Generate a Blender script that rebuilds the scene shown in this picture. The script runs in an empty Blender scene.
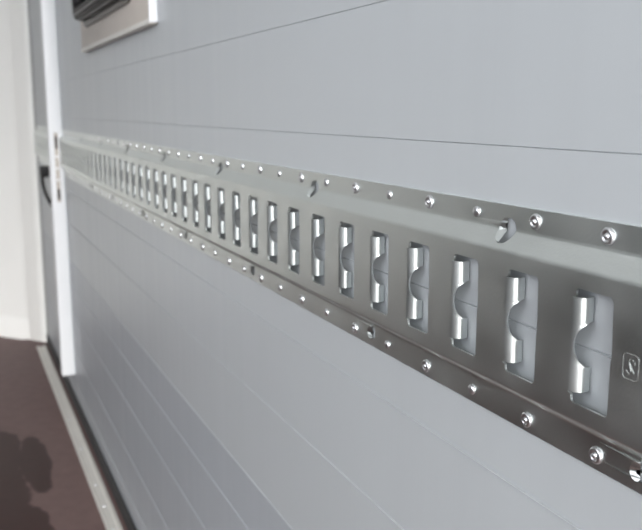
import bpy, bmesh, math, random
from mathutils import Vector, Matrix, noise
random.seed(4)
C = bpy.context.scene.collection
SC = bpy.context.scene
PI = math.pi
CZ = 0.9255          # camera height above the floor
WX = 0.3116          # inner face of the right wall
RAISE = 0.0113       # how far the rail stands off the wall
P = 0.06             # slot pitch

# ------------------------------------------------------------------ camera
psi = math.atan(375 / 862.0); th = math.radians(10.35)
cam_d = bpy.data.cameras.new('camera'); cam = bpy.data.objects.new('camera', cam_d); C.objects.link(cam)
Fw = Vector((math.sin(psi) * math.cos(th), math.cos(psi) * math.cos(th), -math.sin(th)))
cam.location = (0, 0, CZ)
cam.rotation_euler = Fw.to_track_quat('-Z', 'Y').to_euler()
cam_d.sensor_width = 36; cam_d.sensor_fit = 'HORIZONTAL'
cam_d.lens = 848 / 642 * 36
cam_d.clip_start = 0.01
cam_d.dof.use_dof = True
cam_d.dof.focus_distance = 0.53
cam_d.dof.aperture_fstop = 15
SC.camera = cam

# ------------------------------------------------------------------ world, lights, exposure
w = bpy.data.worlds.new('overcast_sky'); SC.world = w; w.use_nodes = True
wn = w.node_tree.nodes; wl = w.node_tree.links
bg = wn['Background']
tc = wn.new('ShaderNodeTexCoord'); sep = wn.new('ShaderNodeSeparateXYZ'); rp = wn.new('ShaderNodeValToRGB')
wl.new(tc.outputs['Generated'], sep.inputs[0]); wl.new(sep.outputs['Z'], rp.inputs[0]); wl.new(rp.outputs[0], bg.inputs[0])
rp.color_ramp.elements[0].position = 0.0; rp.color_ramp.elements[0].color = (0.85, 0.90, 1.0, 1)
rp.color_ramp.elements[1].position = 0.6; rp.color_ramp.elements[1].color = (1.0, 1.0, 1.0, 1)
bg.inputs[1].default_value = 4.0
sd = bpy.data.lights.new('sun', 'SUN'); sun = bpy.data.objects.new('sun', sd); C.objects.link(sun)
sd.energy = 4.6; sd.angle = math.radians(40); sd.color = (1.0, 0.985, 0.95)
sun.rotation_euler = Vector((0.08, 1.0, -0.36)).to_track_quat('-Z', 'Y').to_euler(); sun.location = (-1, -8, 5)
SC.view_settings.view_transform = 'Standard'; SC.view_settings.look = 'None'
SC.view_settings.gamma = 1; SC.view_settings.use_curve_mapping = False
SC.view_settings.exposure = 0.12

# ------------------------------------------------------------------ helpers
def S(c):  # sRGB 0-255 to linear
    return tuple(((v / 255) / 12.92 if v / 255 <= 0.04045 else ((v / 255 + 0.055) / 1.055) ** 2.4) for v in c) + (1,)

def mat(name, col, rough=0.5, metal=0.0, var=0.0, scale=(8, 8, 8), bump=0.0, bscale=(60, 60, 60), rvar=0.0, spec=0.5):
    m = bpy.data.materials.new(name); m.use_nodes = True
    n = m.node_tree.nodes; l = m.node_tree.links; b = n['Principled BSDF']
    c = S(col)
    b.inputs['Base Color'].default_value = c; b.inputs['Roughness'].default_value = rough
    b.inputs['Metallic'].default_value = metal; b.inputs['Specular IOR Level'].default_value = spec
    t = n.new('ShaderNodeTexCoord')
    if var or rvar:
        mp = n.new('ShaderNodeMapping'); mp.inputs['Scale'].default_value = scale
        nz = n.new('ShaderNodeTexNoise'); nz.inputs['Scale'].default_value = 1; nz.inputs['Detail'].default_value = 5
        l.new(t.outputs['Object'], mp.inputs[0]); l.new(mp.outputs[0], nz.inputs['Vector'])
        if var:
            mx = n.new('ShaderNodeMix'); mx.data_type = 'RGBA'
            mx.inputs['A'].default_value = tuple(min(1, x * (1 - var)) for x in c[:3]) + (1,)
            mx.inputs['B'].default_value = tuple(min(1, x * (1 + var)) for x in c[:3]) + (1,)
            l.new(nz.outputs['Fac'], mx.inputs['Factor']); l.new(mx.outputs['Result'], b.inputs['Base Color'])
        if rvar:
            mr = n.new('ShaderNodeMapRange'); mr.inputs['To Min'].default_value = rough - rvar; mr.inputs['To Max'].default_value = rough + rvar
            mr.inputs['From Min'].default_value = 0.3; mr.inputs['From Max'].default_value = 0.7
            l.new(nz.outputs['Fac'], mr.inputs['Value']); l.new(mr.outputs[0], b.inputs['Roughness'])
    if bump:
        mp2 = n.new('ShaderNodeMapping'); mp2.inputs['Scale'].default_value = bscale
        nz2 = n.new('ShaderNodeTexNoise'); nz2.inputs['Scale'].default_value = 1; nz2.inputs['Detail'].default_value = 4
        bp = n.new('ShaderNodeBump'); bp.inputs['Strength'].default_value = bump; bp.inputs['Distance'].default_value = 0.001
        l.new(t.outputs['Object'], mp2.inputs[0]); l.new(mp2.outputs[0], nz2.inputs['Vector'])
        l.new(nz2.outputs['Fac'], bp.inputs['Height']); l.new(bp.outputs[0], b.inputs['Normal'])
    return m

def obj(name, bm, m, parent=None, smooth=False, ang=35):
    bm.normal_update()
    if smooth:
        for f in bm.faces: f.smooth = True
        for e in bm.edges:
            e.smooth = not (len(e.link_faces) != 2 or e.calc_face_angle(0) > math.radians(ang))
    me = bpy.data.meshes.new(name); bm.to_mesh(me); bm.free()
    if m: me.materials.append(m)
    o = bpy.data.objects.new(name, me); C.objects.link(o)
    if parent: o.parent = parent
    return o

def tag(o, label=None, cat=None, group=None, kind=None):
    if label: o['label'] = label
    if cat: o['category'] = cat
    if group: o['group'] = group
    if kind: o['kind'] = kind
    return o

def box(bm, x0, x1, y0, y1, z0, z1, bev=0.0):
    b2 = bmesh.new(); bmesh.ops.create_cube(b2, size=1)
    for v in b2.verts:
        v.co = Vector((x0 + (v.co.x + .5) * (x1 - x0), y0 + (v.co.y + .5) * (y1 - y0), z0 + (v.co.z + .5) * (z1 - z0)))
    if bev: bmesh.ops.bevel(b2, geom=b2.edges[:], offset=bev, segments=2, affect='EDGES', profile=0.5)
    merge(bm, b2)

def merge(bm, b2):
    vm = {v: bm.verts.new(v.co) for v in b2.verts}
    for f in b2.faces:
        try: bm.faces.new([vm[v] for v in f.verts])
        except ValueError: pass
    b2.free()

def tube(bm, pts, r, n=10, flat=1.0):
    rings = []
    for i, p in enumerate(pts):
        p = Vector(p); a = Vector(pts[max(0, i - 1)]); b = Vector(pts[min(len(pts) - 1, i + 1)])
        t = (b - a).normalized(); up = Vector((0, 1, 0)) if abs(t.y) < .9 else Vector((1, 0, 0))
        u = t.cross(up).normalized(); v = t.cross(u).normalized()
        rings.append([bm.verts.new(p + u * math.cos(k * 2 * PI / n) * r + v * math.sin(k * 2 * PI / n) * r * flat) for k in range(n)])
    for a, b in zip(rings, rings[1:]):
        for k in range(n): bm.faces.new((a[k], a[(k + 1) % n], b[(k + 1) % n], b[k]))
    bm.faces.new(rings[0][::-1]); bm.faces.new(rings[-1])
    bmesh.ops.recalc_face_normals(bm, faces=bm.faces[:])

def lathe(bm, prof, n, M):   # prof: (r, h) about local z
    rings = []
    for r, h in prof:
        if r < 1e-6: rings.append([bm.verts.new(M @ Vector((0, 0, h)))])
        else: rings.append([bm.verts.new(M @ Vector((r * math.cos(k * 2 * PI / n), r * math.sin(k * 2 * PI / n), h))) for k in range(n)])
    for a, b in zip(rings, rings[1:]):
        for k in range(n):
            q = [a[k % len(a)], a[(k + 1) % len(a)], b[(k + 1) % len(b)], b[k % len(b)]]
            u = []
            for v in q:
                if v not in u: u.append(v)
            if len(u) > 2: bm.faces.new(u)
    bmesh.ops.recalc_face_normals(bm, faces=bm.faces[:])

def extrude_profile(bm, prof, y0, y1, closed=True):   # prof in (x, z)
    a = [bm.verts.new((x, y0, z)) for x, z in prof]; b = [bm.verts.new((x, y1, z)) for x, z in prof]
    n = len(prof)
    for i in range(n if closed else n - 1):
        j = (i + 1) % n; bm.faces.new((a[i], a[j], b[j], b[i]))
    if closed: bm.faces.new(a[::-1]); bm.faces.new(b)
    bmesh.ops.recalc_face_normals(bm, faces=bm.faces[:])

# ------------------------------------------------------------------ materials
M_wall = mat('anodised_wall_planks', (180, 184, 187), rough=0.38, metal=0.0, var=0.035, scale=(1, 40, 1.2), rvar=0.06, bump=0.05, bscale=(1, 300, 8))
M_dim = mat('darkened_left_wall_planks', (112, 116, 116), rough=0.5, var=0.03)  # unseen left wall, darkened so the steel rail reflects less light
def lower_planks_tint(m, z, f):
    # planks below the given height are multiplied by a darker tint
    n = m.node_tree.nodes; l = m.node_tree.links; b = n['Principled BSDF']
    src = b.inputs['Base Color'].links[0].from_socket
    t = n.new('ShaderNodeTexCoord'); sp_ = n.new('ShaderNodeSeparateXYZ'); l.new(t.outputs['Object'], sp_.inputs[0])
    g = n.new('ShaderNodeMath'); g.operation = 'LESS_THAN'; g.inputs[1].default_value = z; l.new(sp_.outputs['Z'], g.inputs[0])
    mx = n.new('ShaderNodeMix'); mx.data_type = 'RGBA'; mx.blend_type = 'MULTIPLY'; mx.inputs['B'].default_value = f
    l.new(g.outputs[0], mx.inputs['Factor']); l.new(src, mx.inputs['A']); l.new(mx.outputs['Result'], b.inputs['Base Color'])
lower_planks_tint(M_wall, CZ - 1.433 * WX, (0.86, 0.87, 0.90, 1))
M_far = mat('grey_door_skin', (165, 166, 166), rough=0.45, var=0.03)
M_steel = mat('galvanised_steel', (219, 223, 221), rough=0.38, metal=1.0, var=0.06, scale=(30, 18, 30), rvar=0.06, bump=0.10, bscale=(500, 500, 500))
M_alu = mat('rivet_aluminium', (220, 220, 222), rough=0.34, metal=1.0)
M_white = mat('white_gelcoat', (244, 243, 240), rough=0.35, var=0.02)
M_post = mat('white_powder_coat', (226, 227, 229), rough=0.4)
M_roof = bpy.data.materials.new('translucent_roof_skin'); M_roof.use_nodes = True
_n = M_roof.node_tree.nodes; _l = M_roof.node_tree.links
_n.remove(_n['Principled BSDF'])
_d1 = _n.new('ShaderNodeBsdfDiffuse'); _d1.inputs[0].default_value = (0.5, 0.5, 0.49, 1)
_t1 = _n.new('ShaderNodeBsdfTranslucent'); _t1.inputs[0].default_value = (0.75, 0.77, 0.78, 1)
_m1 = _n.new('ShaderNodeMixShader'); _m1.inputs[0].default_value = 0.10
_l.new(_d1.outputs[0], _m1.inputs[1]); _l.new(_t1.outputs[0], _m1.inputs[2]); _l.new(_m1.outputs[0], _n['Material Output'].inputs[0])
M_trim = mat('floor_trim_aluminium', (214, 211, 205), rough=0.5, metal=0.2, var=0.06, scale=(20, 20, 20))
M_rubber = mat('black_rubber_seal', (38, 38, 40), rough=0.6)
M_black = mat('black_plastic', (20, 18, 20), rough=0.5, spec=0.2)
M_brown = mat('brown_grey_plastic', (74, 67, 64), rough=0.4)
M_greyrib = mat('grey_plastic_rib', (92, 88, 88), rough=0.4)
M_board = mat('beige_grey_board', (196, 188, 180), rough=0.6, var=0.06, scale=(10, 10, 10))
M_strike = mat('worn_brass_strike', (168, 160, 152), rough=0.5, metal=0.3)
M_out = mat('yard_paving', (205, 205, 200), rough=0.9, var=0.1, scale=(2, 2, 2))
M_glass = mat('dark_tinted_glass', (18, 18, 20), rough=0.08)

def floor_material():
    m = bpy.data.materials.new('wet_brown_plywood_floor'); m.use_nodes = True
    n = m.node_tree.nodes; l = m.node_tree.links; b = n['Principled BSDF']
    t = n.new('ShaderNodeTexCoord')
    nz = n.new('ShaderNodeTexNoise'); nz.inputs['Scale'].default_value = 9; nz.inputs['Detail'].default_value = 4
    l.new(t.outputs['Object'], nz.inputs['Vector'])
    # damp patches: circles of given centre and radius, their rims broken up by noise
    blobs = [(0.150, 2.26, 0.042, 0.20), (0.08, 2.38, 0.05, 0.16), (0.03, 2.10, 0.10, 0.30), (-0.16, 2.1, 0.16, 0.32), (0.10, 1.85, 0.055, 0.16), (0.02, 1.6, 0.1, 0.2), (-0.1, 2.9, 0.12, 0.1), (-0.95, 1.3, 0.85, 1.9)]  # last, largest patch lies out of view, added to darken the rail's reflection
    sep = n.new('ShaderNodeSeparateXYZ'); l.new(t.outputs['Object'], sep.inputs[0])
    def mth(op, a, bb):
        k = n.new('ShaderNodeMath'); k.operation = op
        for i, q in enumerate((a, bb)):
            if isinstance(q, (int, float)): k.inputs[i].default_value = q
            else: l.new(q, k.inputs[i])
        return k.outputs[0]
    cur = None
    for x, y, rx, ry in blobs:
        dx = mth('DIVIDE', mth('SUBTRACT', sep.outputs['X'], x), rx); dy = mth('DIVIDE', mth('SUBTRACT', sep.outputs['Y'], y), ry)
        d = mth('SQRT', mth('ADD', mth('MULTIPLY', dx, dx), mth('MULTIPLY', dy, dy)), 0)
        cur = d if cur is None else mth('MINIMUM', cur, d)
    d = mth('ADD', cur, mth('MULTIPLY', mth('SUBTRACT', nz.outputs['Fac'], 0.5), 0.9))
    rr = n.new('ShaderNodeMapRange'); rr.inputs['From Min'].default_value = 0.92; rr.inputs['From Max'].default_value = 1.02
    l.new(d, rr.inputs['Value'])
    mx = n.new('ShaderNodeMix'); mx.data_type = 'RGBA'
    mx.inputs['A'].default_value = S((58, 34, 31)); mx.inputs['B'].default_value = S((116, 94, 91))
    l.new(rr.outputs[0], mx.inputs['Factor'])
    nz3 = n.new('ShaderNodeTexNoise'); nz3.inputs['Scale'].default_value = 30; nz3.inputs['Detail'].default_value = 6
    l.new(t.outputs['Object'], nz3.inputs['Vector'])
    mx2 = n.new('ShaderNodeMix'); mx2.data_type = 'RGBA'; mx2.blend_type = 'MULTIPLY'; mx2.inputs['Factor'].default_value = 0.35
    l.new(mx.outputs['Result'], mx2.inputs['A']); l.new(nz3.outputs['Fac'], mx2.inputs['B'])
    l.new(mx2.outputs['Result'], b.inputs['Base Color'])
    r2 = n.new('ShaderNodeMapRange'); r2.inputs['To Min'].default_value = 0.5; r2.inputs['To Max'].default_value = 0.6
    l.new(rr.outputs[0], r2.inputs['Value']); l.new(r2.outputs[0], b.inputs['Roughness'])
    b.inputs['Specular IOR Level'].default_value = 0.3
    return m
M_floor = floor_material()

# ------------------------------------------------------------------ the setting
YB, YD, YC = -1.6, 2.66, 3.49      # rear end, door edge, front corner
XL = -1.64                          # inner face of the left wall
TOP = 2.15
DIR = Vector((-0.669, 0.743, 0))    # the slanted nose panel, from the corner inwards
def struct(o): return tag(o, kind='structure')

b = bmesh.new()
pts = [(XL, YB), (WX + 0.03, YB), (WX + 0.03, YC), (WX, YC)]
nose = Vector((WX, YC, 0)) + DIR * ((WX - XL) / 2 / 0.669)
loop = [(XL, YB), (WX + 0.03, YB), (WX + 0.03, YC + .02), (nose.x, nose.y + .04), (XL - 0.03, YC + .02), (XL - 0.03, YB)]
lo = [b.verts.new((x, y, -0.03)) for x, y in loop[1:]]; hi = [b.verts.new((x, y, 0)) for x, y in loop[1:]]
b.faces.new(hi); b.faces.new(lo[::-1])
for i in range(len(lo)):
    j = (i + 1) % len(lo); b.faces.new((lo[i], lo[j], hi[j], hi[i]))
bmesh.ops.recalc_face_normals(b, faces=b.faces[:])
struct(obj('floor', b, M_floor))

SEAMS = [(-0.069), (-0.410), (-0.748), (-1.060), (-1.433), (-1.667), (-1.983), (-2.375), (-2.70), 0.262, 0.640, 0.98, 1.32, 1.66, 2.0, 2.34, 2.68, 3.02, 3.36, 3.70]
SEAMS = sorted(CZ + s * WX for s in SEAMS)
def plank_wall(name, x, out, y0, y1, zb, zt, m, thick=0.03):
    # planked sheet; each seam is a small V groove with a fine bead line above it
    prof = [(x, zb)]
    s = out
    for z in SEAMS:
        if zb + .01 < z < zt - .01:
            if z > CZ - 0.10: prof += [(x, z - 0.0004), (x + s * 0.0010, z), (x, z + 0.0004)]
            else: prof += [(x, z - 0.0008), (x - s * 0.0009, z - 0.0003), (x - s * 0.0009, z), (x + s * 0.0006, z + 0.0003), (x, z + 0.0007)]
    prof += [(x, zt), (x + s * thick, zt), (x + s * thick, zb)]
    bm = bmesh.new(); extrude_profile(bm, prof, y0, y1)
    return obj(name, bm, m)
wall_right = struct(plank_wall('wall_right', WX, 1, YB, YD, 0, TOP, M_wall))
bm = bmesh.new()      # unseen left side; upper opening added for side light on the right wall
LO, HI, LA, LB = 1.20, 2.02, -1.1, 1.1
box(bm, XL - .03, XL, YB, YC, 0, LO); box(bm, XL - .03, XL, YB, LA, LO, HI); box(bm, XL - .03, XL, LB, YC, LO, HI); box(bm, XL - .03, XL, YB, YC, HI, TOP)
struct(obj('wall_left', bm, M_dim))
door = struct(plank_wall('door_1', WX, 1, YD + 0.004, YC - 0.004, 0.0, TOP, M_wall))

# white moulded nose: two slanted panels, with a stepped edge moulding and a foot lip
def nose_panel(name, base, d, inward):
    bm = bmesh.new(); L = (WX - XL) / 2 / 0.669
    # (distance along, stand-off towards the room)
    plan = [(-0.003, -0.004), (0.0, 0.004), (0.006, 0.009), (0.030, 0.010), (0.036, 0.0085), (0.040, 0.0075), (0.074, 0.0075), (0.082, 0.003), (0.10, 0.001), (0.12, 0.0), (L, 0.0), (L, -0.03), (-0.003, -0.03)]
    hs = [(0.0, 0.018), (0.066, 0.017), (0.080, 0.006), (0.095, 0.0), (TOP, 0.0)]
    rows = []
    for z, ex in hs:
        rows.append([bm.verts.new(Vector(base) + d * s + inward * (off + (ex if 0.10 < s and off >= 0 else 0)) + Vector((0, 0, z + 0.002))) for s, off in plan])
    n = len(plan)
    for r0, r1 in zip(rows, rows[1:]):
        for i in range(n):
            j = (i + 1) % n; bm.faces.new((r0[i], r0[j], r1[j], r1[i]))
    bm.faces.new(rows[0]); bm.faces.new(rows[-1][::-1])
    bmesh.ops.recalc_face_normals(bm, faces=bm.faces[:])
    return struct(obj(name, bm, M_white, smooth=True, ang=50))
inw = Vector((-0.743, -0.669, 0))
nose_panel('wall_front_right', (WX, YC, 0), DIR, inw)
nose_panel('wall_front_left', (XL, YC, 0), Vector((0.669, 0.743, 0)), Vector((0.743, -0.669, 0)))

# translucent white roof skin that lets soft daylight through
bm = bmesh.new()
b2 = [bm.verts.new((x, y, TOP + 0.001)) for x, y in loop[1:]]; bm.faces.new(b2)
struct(obj('ceiling', bm, M_roof))

bm = bmesh.new(); box(bm, WX - 0.004, WX - 0.0002, 3.405, 3.478, 0.045, TOP - 0.002, 0.001)
struct(obj('trim_3', bm, M_far))

# black seal along the wall foot, floor edging strip
bm = bmesh.new(); box(bm, WX - 0.006, WX, YB, YC - .02, 0.0, 0.042, 0.002)
struct(obj('baseboard_right', bm, M_rubber))
bm = bmesh.new(); box(bm, XL, XL + 0.008, YB, YC - .05, 0.0, 0.45, 0.002)  # unseen dark board, added to darken reflections low on the rail
struct(obj('added_dark_board_left', bm, M_rubber))
bm = bmesh.new()
x0, x1 = 0.262, 0.2955
extrude_profile(bm, [(x0, 0), (x0, 0.004), (x0 + .006, 0.0045), (x0 + .008, 0.002), (x1 - .010, 0.002), (x1 - .008, 0.0045), (x1, 0.004), (x1, 0)], YB, 3.43)
strip = struct(obj('trim_1', bm, M_trim))
sc_bm = bmesh.new(); lathe(sc_bm, [(0.0045, 0), (0.004, 0.0015), (0.002, 0.0025), (0, 0.0027)], 14, Matrix())
sc0 = obj('screw', sc_bm, M_alu, strip, smooth=True)
ys = [1.68, 1.80, 1.925, 2.05, 2.30, 2.55, 2.8, 3.05, 3.3, 1.4, 1.1]
for i, y in enumerate(ys):
    o = sc0 if i == 0 else sc0.copy()
    if i: C.objects.link(o); o.parent = strip
    o.location = (0.276, y, 0.0020)

# yard outside the open rear end
bm = bmesh.new(); box(bm, -6, 6, -12, YB - 0.02, -0.45, -0.40)
struct(obj('ground', bm, M_out))

# white door post standing proud of the wall, with its strike plate
bm = bmesh.new(); box(bm, 0.2705, WX - 0.0002, 2.630, 2.664, 0.114, TOP - 0.002, 0.004)
post = struct(obj('trim_2', bm, M_post, smooth=True, ang=60))
bm = bmesh.new(); box(bm, 0.2855, 0.2965, 2.6285, 2.630, CZ - 0.27, CZ - 0.065, 0.0005)
sp = obj('strike_plate', bm, M_strike, post); sp['label'] = 'beige metal strike plate'
for z0, z1, nm in ((-0.112, -0.076, 'latch_slot'), (-0.262, -0.232, 'latch_slot')):
    bm = bmesh.new(); box(bm, 0.2875, 0.2945, 2.6278, 2.6285, CZ + z0, CZ + z1, 0.0003)
    obj(nm, bm, M_black, sp)
for z in (-0.135, -0.17, -0.205):
    bm = bmesh.new(); lathe(bm, [(0.004, 0), (0.003, 0.0012), (0, 0.0018)], 12, Matrix.Translation((0.291, 2.6285, CZ + z)) @ Matrix.Rotation(PI / 2, 4, 'X'))
    obj('screw', bm, M_alu, sp, smooth=True)

# black latch with a curved pull on the door
h = bpy.data.objects.new('door_handle', None); C.objects.link(h); h.location = (WX, 2.87, CZ - 0.19); h.parent = door
def hob(name, bm, m): 
    o = obj(name, bm, m, h, smooth=True, ang=40); o.matrix_parent_inverse = Matrix.Translation(-Vector(h.location)); return o
bm = bmesh.new(); box(bm, 0.264, WX - 0.0002, 2.85, 2.90, CZ - 0.212, CZ - 0.178, 0.005); hob('latch_body', bm, M_black)
bm = bmesh.new()
tube(bm, [(0.269 + 0.044 * (t ** 2.2), 2.87, CZ - 0.206 - 0.128 * t) for t in [i / 14 for i in range(15)]], 0.0055, 10); hob('curved_pull', bm, M_black)

# ------------------------------------------------------------------ window with its surround
win = bpy.data.objects.new('window_1', None); C.objects.link(win); win.location = (WX, 1.75, CZ + 0.137); struct(win)
def wob(name, bm, m, par=None, sm=True):
    o = obj(name, bm, m, par or win, smooth=sm, ang=40)
    if par is None: o.matrix_parent_inverse = Matrix.Translation(-Vector(win.location))
    return o
bm = bmesh.new(); box(bm, WX - 0.0115, WX - 0.0002, 1.356, 2.085, CZ + 0.141, CZ + 0.62, 0.001)
wob('surround_board', bm, M_board)
bm = bmesh.new(); box(bm, WX - 0.0135, WX - 0.0002, 1.350, 1.355, CZ + 0.134, CZ + 0.62, 0.0012)
e = wob('end_cap', bm, M_post); e['label'] = 'white end cap'
bm = bmesh.new(); box(bm, WX - 0.0135, WX - 0.0002, 1.356, 2.085, CZ + 0.132, CZ + 0.1405, 0.001)
wob('edge_strip', bm, M_trim)

def rr_loop(y0, y1, z0, z1, r, n=8):
    out = []
    for cy, cz, a0 in ((y1 - r, z1 - r, 0), (y0 + r, z1 - r, 90), (y0 + r, z0 + r, 180), (y1 - r, z0 + r, 270)):
        for k in range(n + 1):
            a = math.radians(a0 + 90 * k / n); out.append((cy + r * math.cos(a), cz + r * math.sin(a)))
    return out
def ring(bm, layers):      # layers: list of (x, y0, y1, z0, z1, r): swept closed frame
    R_ = [[bm.verts.new((x, y, z)) for y, z in rr_loop(y0, y1, z0, z1, r)] for x, y0, y1, z0, z1, r in layers]
    n = len(R_[0])
    for a, c in zip(R_, R_[1:]):
        for i in range(n):
            j = (i + 1) % n; bm.faces.new((a[i], a[j], c[j], c[i]))
    bmesh.ops.recalc_face_normals(bm, faces=bm.faces[:])
bx = WX - 0.012
y0, y1, z0, z1 = 1.47, 2.02, CZ + 0.180, CZ + 0.56
def L(dx, ins, r=0.04): return (bx - dx, y0 + ins, y1 - ins, z0 + ins, z1 - ins, max(r - ins * .6, 0.006))
bm = bmesh.new(); ring(bm, [L(0, 0), L(0.004, 0), L(0.006, 0.003), L(0.006, 0.014), L(0.0, 0.014)])
wob('flange', bm, M_brown)['label'] = 'brown-grey flange'
bm = bmesh.new(); ring(bm, [L(0.004, 0.012), L(0.024, 0.014), L(0.028, 0.018), L(0.028, 0.036), L(0.022, 0.040), L(0.006, 0.042)])
wob('frame', bm, M_black)
for k, (dz, xx) in enumerate(((0.0105, 0.017), (0.020, 0.0285))):
    bm = bmesh.new(); box(bm, bx - xx - 0.0028, bx - xx + 0.0012, y0 + 0.05, y1 - 0.05, z0 + dz, z0 + dz + 0.0035, 0.0008)
    wob('rib', bm, M_greyrib)['label'] = 'grey rib'
bm = bmesh.new(); box(bm, bx - 0.010, bx - 0.005, y0 + .040, y1 - .040, z0 + .040, z1 - .040, 0.001); wob('pane', bm, M_glass)
for k, dz in enumerate((0.055, 0.075, 0.095)):
    bm = bmesh.new(); box(bm, bx - 0.018, bx - 0.010, y0 + .045, y1 - .045, z0 + dz, z0 + dz + 0.010, 0.002); wob('slat', bm, M_greyrib if k % 2 == 0 else M_black)

# ------------------------------------------------------------------ the lashing rail
ZT, ZBt = CZ - 0.0568, CZ - 0.1921
ZM = (ZT + ZBt) / 2
HALF = (ZT - ZBt) / 2
TH = 0.0016
def rail_profile(flange):
    # half profile from centre to edge: (dz, stand-off of the visible face)
    out = 0.0113; fl = TH + 0.0002
    rawp = [(0, out), (0.0417, out), (HALF - flange, fl), (HALF, fl)]
    r = 0.0018; res = [(HALF - 0.0004, fl - 0.0), ]
    pts = [rawp[0]]
    for i in (1, 2):
        a, b_, c = (Vector(rawp[i - 1]), Vector(rawp[i]), Vector(rawp[i + 1]))
        p = b_ + (a - b_).normalized() * r; q = b_ + (c - b_).normalized() * r
        for k in range(5):
            t = k / 4; pts.append(tuple((1 - t) ** 2 * p + 2 * t * (1 - t) * b_ + t * t * q))
    pts.append(rawp[3])
    return pts
HP = rail_profile(0.0152)      # upper side: open slope
HPL = rail_profile(0.0196)     # lower side: folded more steeply
def standoff(dz):
    hp = HP if dz >= 0 else HPL
    dz = abs(dz)
    for (a, x0), (c, x1) in zip(hp, hp[1:]):
        if a - 1e-9 <= dz <= c + 1e-9: return x0 + (x1 - x0) * (dz - a) / max(c - a, 1e-9)
    return HP[-1][1]
SW, SH, CR = 0.0284, 0.0316, 0.0026      # slot width, half height, corner radius
BS = 0.0030; BR = 0.0074                              # bend radius of the tabs
TZ0, TZ1 = 0.0262, 0.0128
TILT = math.radians(15)                # tabs run between these heights
HOLE_C, HOLE_A, HOLE_B = 0.0525, 0.0074, 0.0076
def slot_edge(dz):
    """inset of the slot edge at this height: (near, far) offsets from nominal edge, None outside"""
    a = abs(dz)
    if a > SH + 1e-9: return None
    off = 0.0
    if a > SH - CR: off = CR - math.sqrt(max(0, CR * CR - (a - (SH - CR)) ** 2))
    if a <= TZ0 + 1e-9: off = -BS
    elif a < TZ0 + 0.0011: off = -BS * (1 - (a - TZ0) / 0.0011)
    return off
def near_edge(dz):   # faint scallop of the near edge
    return -0.0006 * math.exp(-((dz - 0.006) / 0.009) ** 2)
def tab_depth(dz):
    a = abs(dz)
    if a >= TZ1: return 0.0146
    t = a / TZ1
    return 0.0026 + 0.0120 * (1 - math.sqrt(max(0, 1 - t * t)))
dzs = {round(-z, 6) for z, _ in HPL} | {round(z, 6) for z, _ in HP}
for k in range(7):
    a = PI / 2 * k / 6; z = SH - CR + CR * math.sin(a); dzs |= {round(z, 6), round(-z, 6)}
for k in range(13):
    z = TZ1 * math.sin(PI / 2 * k / 12); dzs |= {round(z, 6), round(-z, 6)}
for z in (TZ0, TZ0 + 0.0011, 0.0195, 0.0235, 0.0155): dzs |= {round(z, 6), round(-z, 6)}
for k in range(15):
    z = HOLE_C + HOLE_B * math.cos(PI * k / 14); dzs |= {round(z, 6), round(-0.0562 - 0.0055 * math.cos(PI * k / 14), 6)}
dzs = sorted(dzs)
_d = [dzs[0]]
for z in dzs[1:]:
    if z - _d[-1] > 2e-5: _d.append(z)
dzs = _d
YF0 = 0.3503          # far edge of slot 0

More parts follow.
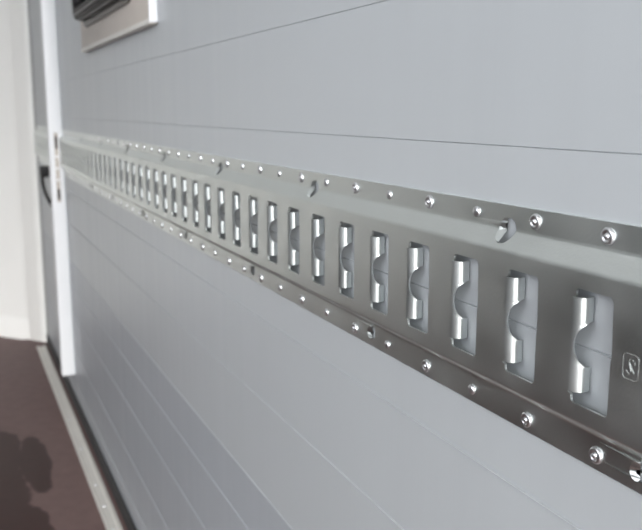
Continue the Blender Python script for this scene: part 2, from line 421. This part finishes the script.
def make_rail(name, ya, yb, slots, up_holes, lo_holes, parent=None):
    bm = bmesh.new(); cache = {}
    def V(x, y, z):
        k = (round(x, 6), round(y, 6), round(z, 6))
        if k not in cache: cache[k] = bm.verts.new((x, y, z))
        return cache[k]
    def openings(dz):
        res = []
        o = slot_edge(dz)
        if o is not None:
            for n in slots:
                yf = YF0 + n * P; res.append((yf - SW + (o if o > 0 else near_edge(dz)), yf - o))
        for lst, s in ((up_holes, 1), (lo_holes, -1)):
            q = (dz * s - HOLE_C) / HOLE_B if s > 0 else (dz * s - 0.0562) / 0.0055
            if abs(q) < 1 - 1e-4:
                # obround: straight sides, round ends
                wv = (HOLE_A if s > 0 else 0.0058) * (1 - abs(q) ** 2.4) ** 0.5
                for y in lst: res.append((y - wv, y + wv))
        return sorted(res)
    lines = [openings(z) for z in dzs]
    # common y stations so the long strips stay manageable
    stations = [ya] + [y for y in [YF0 + n * P + 0.0158 for n in range(-12, 60)] if ya + .004 < y < yb - .004] + [yb]
    def xs(dz): return WX - standoff(dz)
    for i in range(len(dzs) - 1):
        z0, z1 = dzs[i], dzs[i + 1]; zc = (z0 + z1) / 2
        A, B = lines[i], lines[i + 1]
        for s0, s1 in zip(stations, stations[1:]):
            a = [o for o in A if o[0] > s0 - .0159 and o[1] < s1 + .0159 and s0 < (o[0] + o[1]) / 2 < s1]
            c = [o for o in B if s0 < (o[0] + o[1]) / 2 < s1]
            a = [o for o in A if s0 < (o[0] + o[1]) / 2 < s1]
            def P0(y): return V(xs(z0), y, ZM + z0)
            def P1(y): return V(xs(z1), y, ZM + z1)
            if a and c:
                (al, ar), (cl, cr) = a[0], c[0]
                bm.faces.new((P0(s0), P0(al), P1(cl), P1(s0)))
                bm.faces.new((P0(ar), P0(s1), P1(s1), P1(cr)))
            else:
                lo_ = [P0(s0)] + [P0(y) for o in a for y in o] + [P0(s1)]
                up_ = [P1(s0)] + [P1(y) for o in c for y in o] + [P1(s1)]
                bm.faces.new(lo_ + up_[::-1])
    # bent tabs on both long edges of every slot
    tz = [z for z in dzs if abs(z) <= TZ0 + 1e-9]
    out = standoff(0)
    for n in slots:
        yf = YF0 + n * P; yn = yf - SW
        for ye, sgn in ((yf, 1),):
            rows = []
            for z in tz:
                D_ = tab_depth(z); arc = BR * (PI / 2 - TILT); row = []
                for k in range(8):
                    q = (D_ * k / 7)
                    if D_ > arc: q = arc * k / 5 if k <= 5 else arc + (D_ - arc) * (k - 5) / 2
                    am = PI / 2 - TILT
                    a = min(q / BR, am); rest = max(0, q - am * BR)
                    yy = ye + sgn * (BS - BR * math.sin(a) + rest * math.sin(TILT)); dd = BR * (1 - math.cos(a)) + rest * math.cos(TILT)
                    row.append(V(WX - out + dd, yy, ZM + z))
                rows.append(row)
            for r0, r1 in zip(rows, rows[1:]):
                for k in range(7):
                    q = (r0[k], r0[k + 1], r1[k + 1], r1[k])
                    q = q if sgn < 0 else q[::-1]
                    bm.faces.new(q)
    # make winding consistent: visible side towards -x
    bm.normal_update()
    bmesh.ops.recalc_face_normals(bm, faces=bm.faces[:])
    f = min(bm.faces, key=lambda f: abs(f.calc_center_median().z - (ZT - 0.006)) + (0 if f.normal.x else 1))
    if f.normal.x > 0: bmesh.ops.reverse_faces(bm, faces=bm.faces[:])
    o = obj(name, bm, M_steel, parent, smooth=True, ang=50)
    s = o.modifiers.new('thickness', 'SOLIDIFY'); s.thickness = TH; s.offset = -1; s.use_even_offset = False
    wn_ = o.modifiers.new('normals', 'WEIGHTED_NORMAL'); wn_.keep_sharp = True
    return o

slots_a = list(range(-9, 38))
rail = make_rail('lashing_rail', -0.26, 2.627, slots_a, [0.4245 + .3 * k for k in range(-2, 8)], [0.306 + .3 * k for k in range(-1, 8)])
tag(rail, 'long galvanised steel lashing rail with tall slots riveted along the grey wall', 'rail')
rail2 = make_rail('lashing_rail', 2.70, 3.44, list(range(40, 51)), [2.826, 3.126], [3.006, 3.306])
tag(rail2, 'short far piece of lashing rail behind the white post', 'rail')

def rivet_mesh(name, r, hgt, dimple):
    bm = bmesh.new()
    if dimple:
        prof = [(r, 0), (r, hgt * .35), (r * .93, hgt * .62), (r * .78, hgt * .82), (r * .60, hgt * .80), (r * .50, hgt * .55), (r * .40, hgt * .50), (r * .30, hgt * .95), (r * .16, hgt * 1.12), (0, hgt * 1.15)]
    else:
        prof = [(r, 0), (r, hgt * .3), (r * .88, hgt * .7), (r * .6, hgt * .95), (r * .3, hgt * 1.08), (0, hgt * 1.1)]
    lathe(bm, prof, 20, Matrix.Rotation(-PI / 2, 4, 'Y'))
    return obj('rivet', bm, M_alu, rail, smooth=True, ang=70)
big = rivet_mesh('rivet', 0.0048, 0.0023, True)
small = rivet_mesh('rivet', 0.0036, 0.0021, False)
usedb = {'b': False, 's': False}
def put_rivet(kind, par, y, z):
    src = big if kind == 'b' else small
    if not usedb[kind]: o = src; usedb[kind] = True
    else: o = src.copy(); C.objects.link(o)
    o.parent = par
    o.location = (WX - TH - 0.0002, y, z)
    o.rotation_euler = (random.uniform(0, 6), 0, 0)
for row, zz in ((0, CZ - 0.0640), (1, CZ - 0.1843)):
    for k in range(-6, 38):
        y = 0.3385 + 0.0601 * k + random.uniform(-.0006, .0006)
        put_rivet('b' if (k % 2 == 1 or k == 0) else 's', rail, y, zz + random.uniform(-.0004, .0004))
    for k in range(40, 51):
        put_rivet('b' if k % 2 else 's', rail2, 0.3385 + 0.0601 * k, zz)

# maker's mark pressed into the rail: a rounded square round a bent stroke
bm = bmesh.new()
mx_, cy, cz = WX - standoff(0) + 0.0002, 0.3078, CZ - 0.1247
def mk(u, v): return (mx_, cy - u * 0.001, cz + v * 0.001)   # u to the right as seen, v up
sq = []
for (qx, qz, a0) in ((3.0, 4.3, 0), (-3.0, 4.3, 90), (-3.0, -4.3, 180), (3.0, -4.3, 270)):
    for k in range(6):
        a = math.radians(a0 + 18 * k); sq.append(mk(qx + 2.2 * math.cos(a), qz + 2.2 * math.sin(a)))
tube(bm, sq + [sq[0]], 0.00036, 8)
tube(bm, [mk(-2.7, -2.2), mk(-2.0, -3.4), mk(-.4, -3.6), mk(.2, -2.6), mk(.1, -1.2), mk(-1.2, 1.2), mk(-1.3, 2.6), mk(-.6, 3.7), mk(1.2, 3.9), mk(2.4, 3.0), mk(2.6, 1.6)], 0.0004, 8)
tube(bm, [mk(-1.3, 2.4), mk(0.3, 0.4), mk(2.2, -2.8)], 0.00036, 8)
mk_o = obj('makers_mark', bm, M_steel, rail, smooth=True, ang=60)
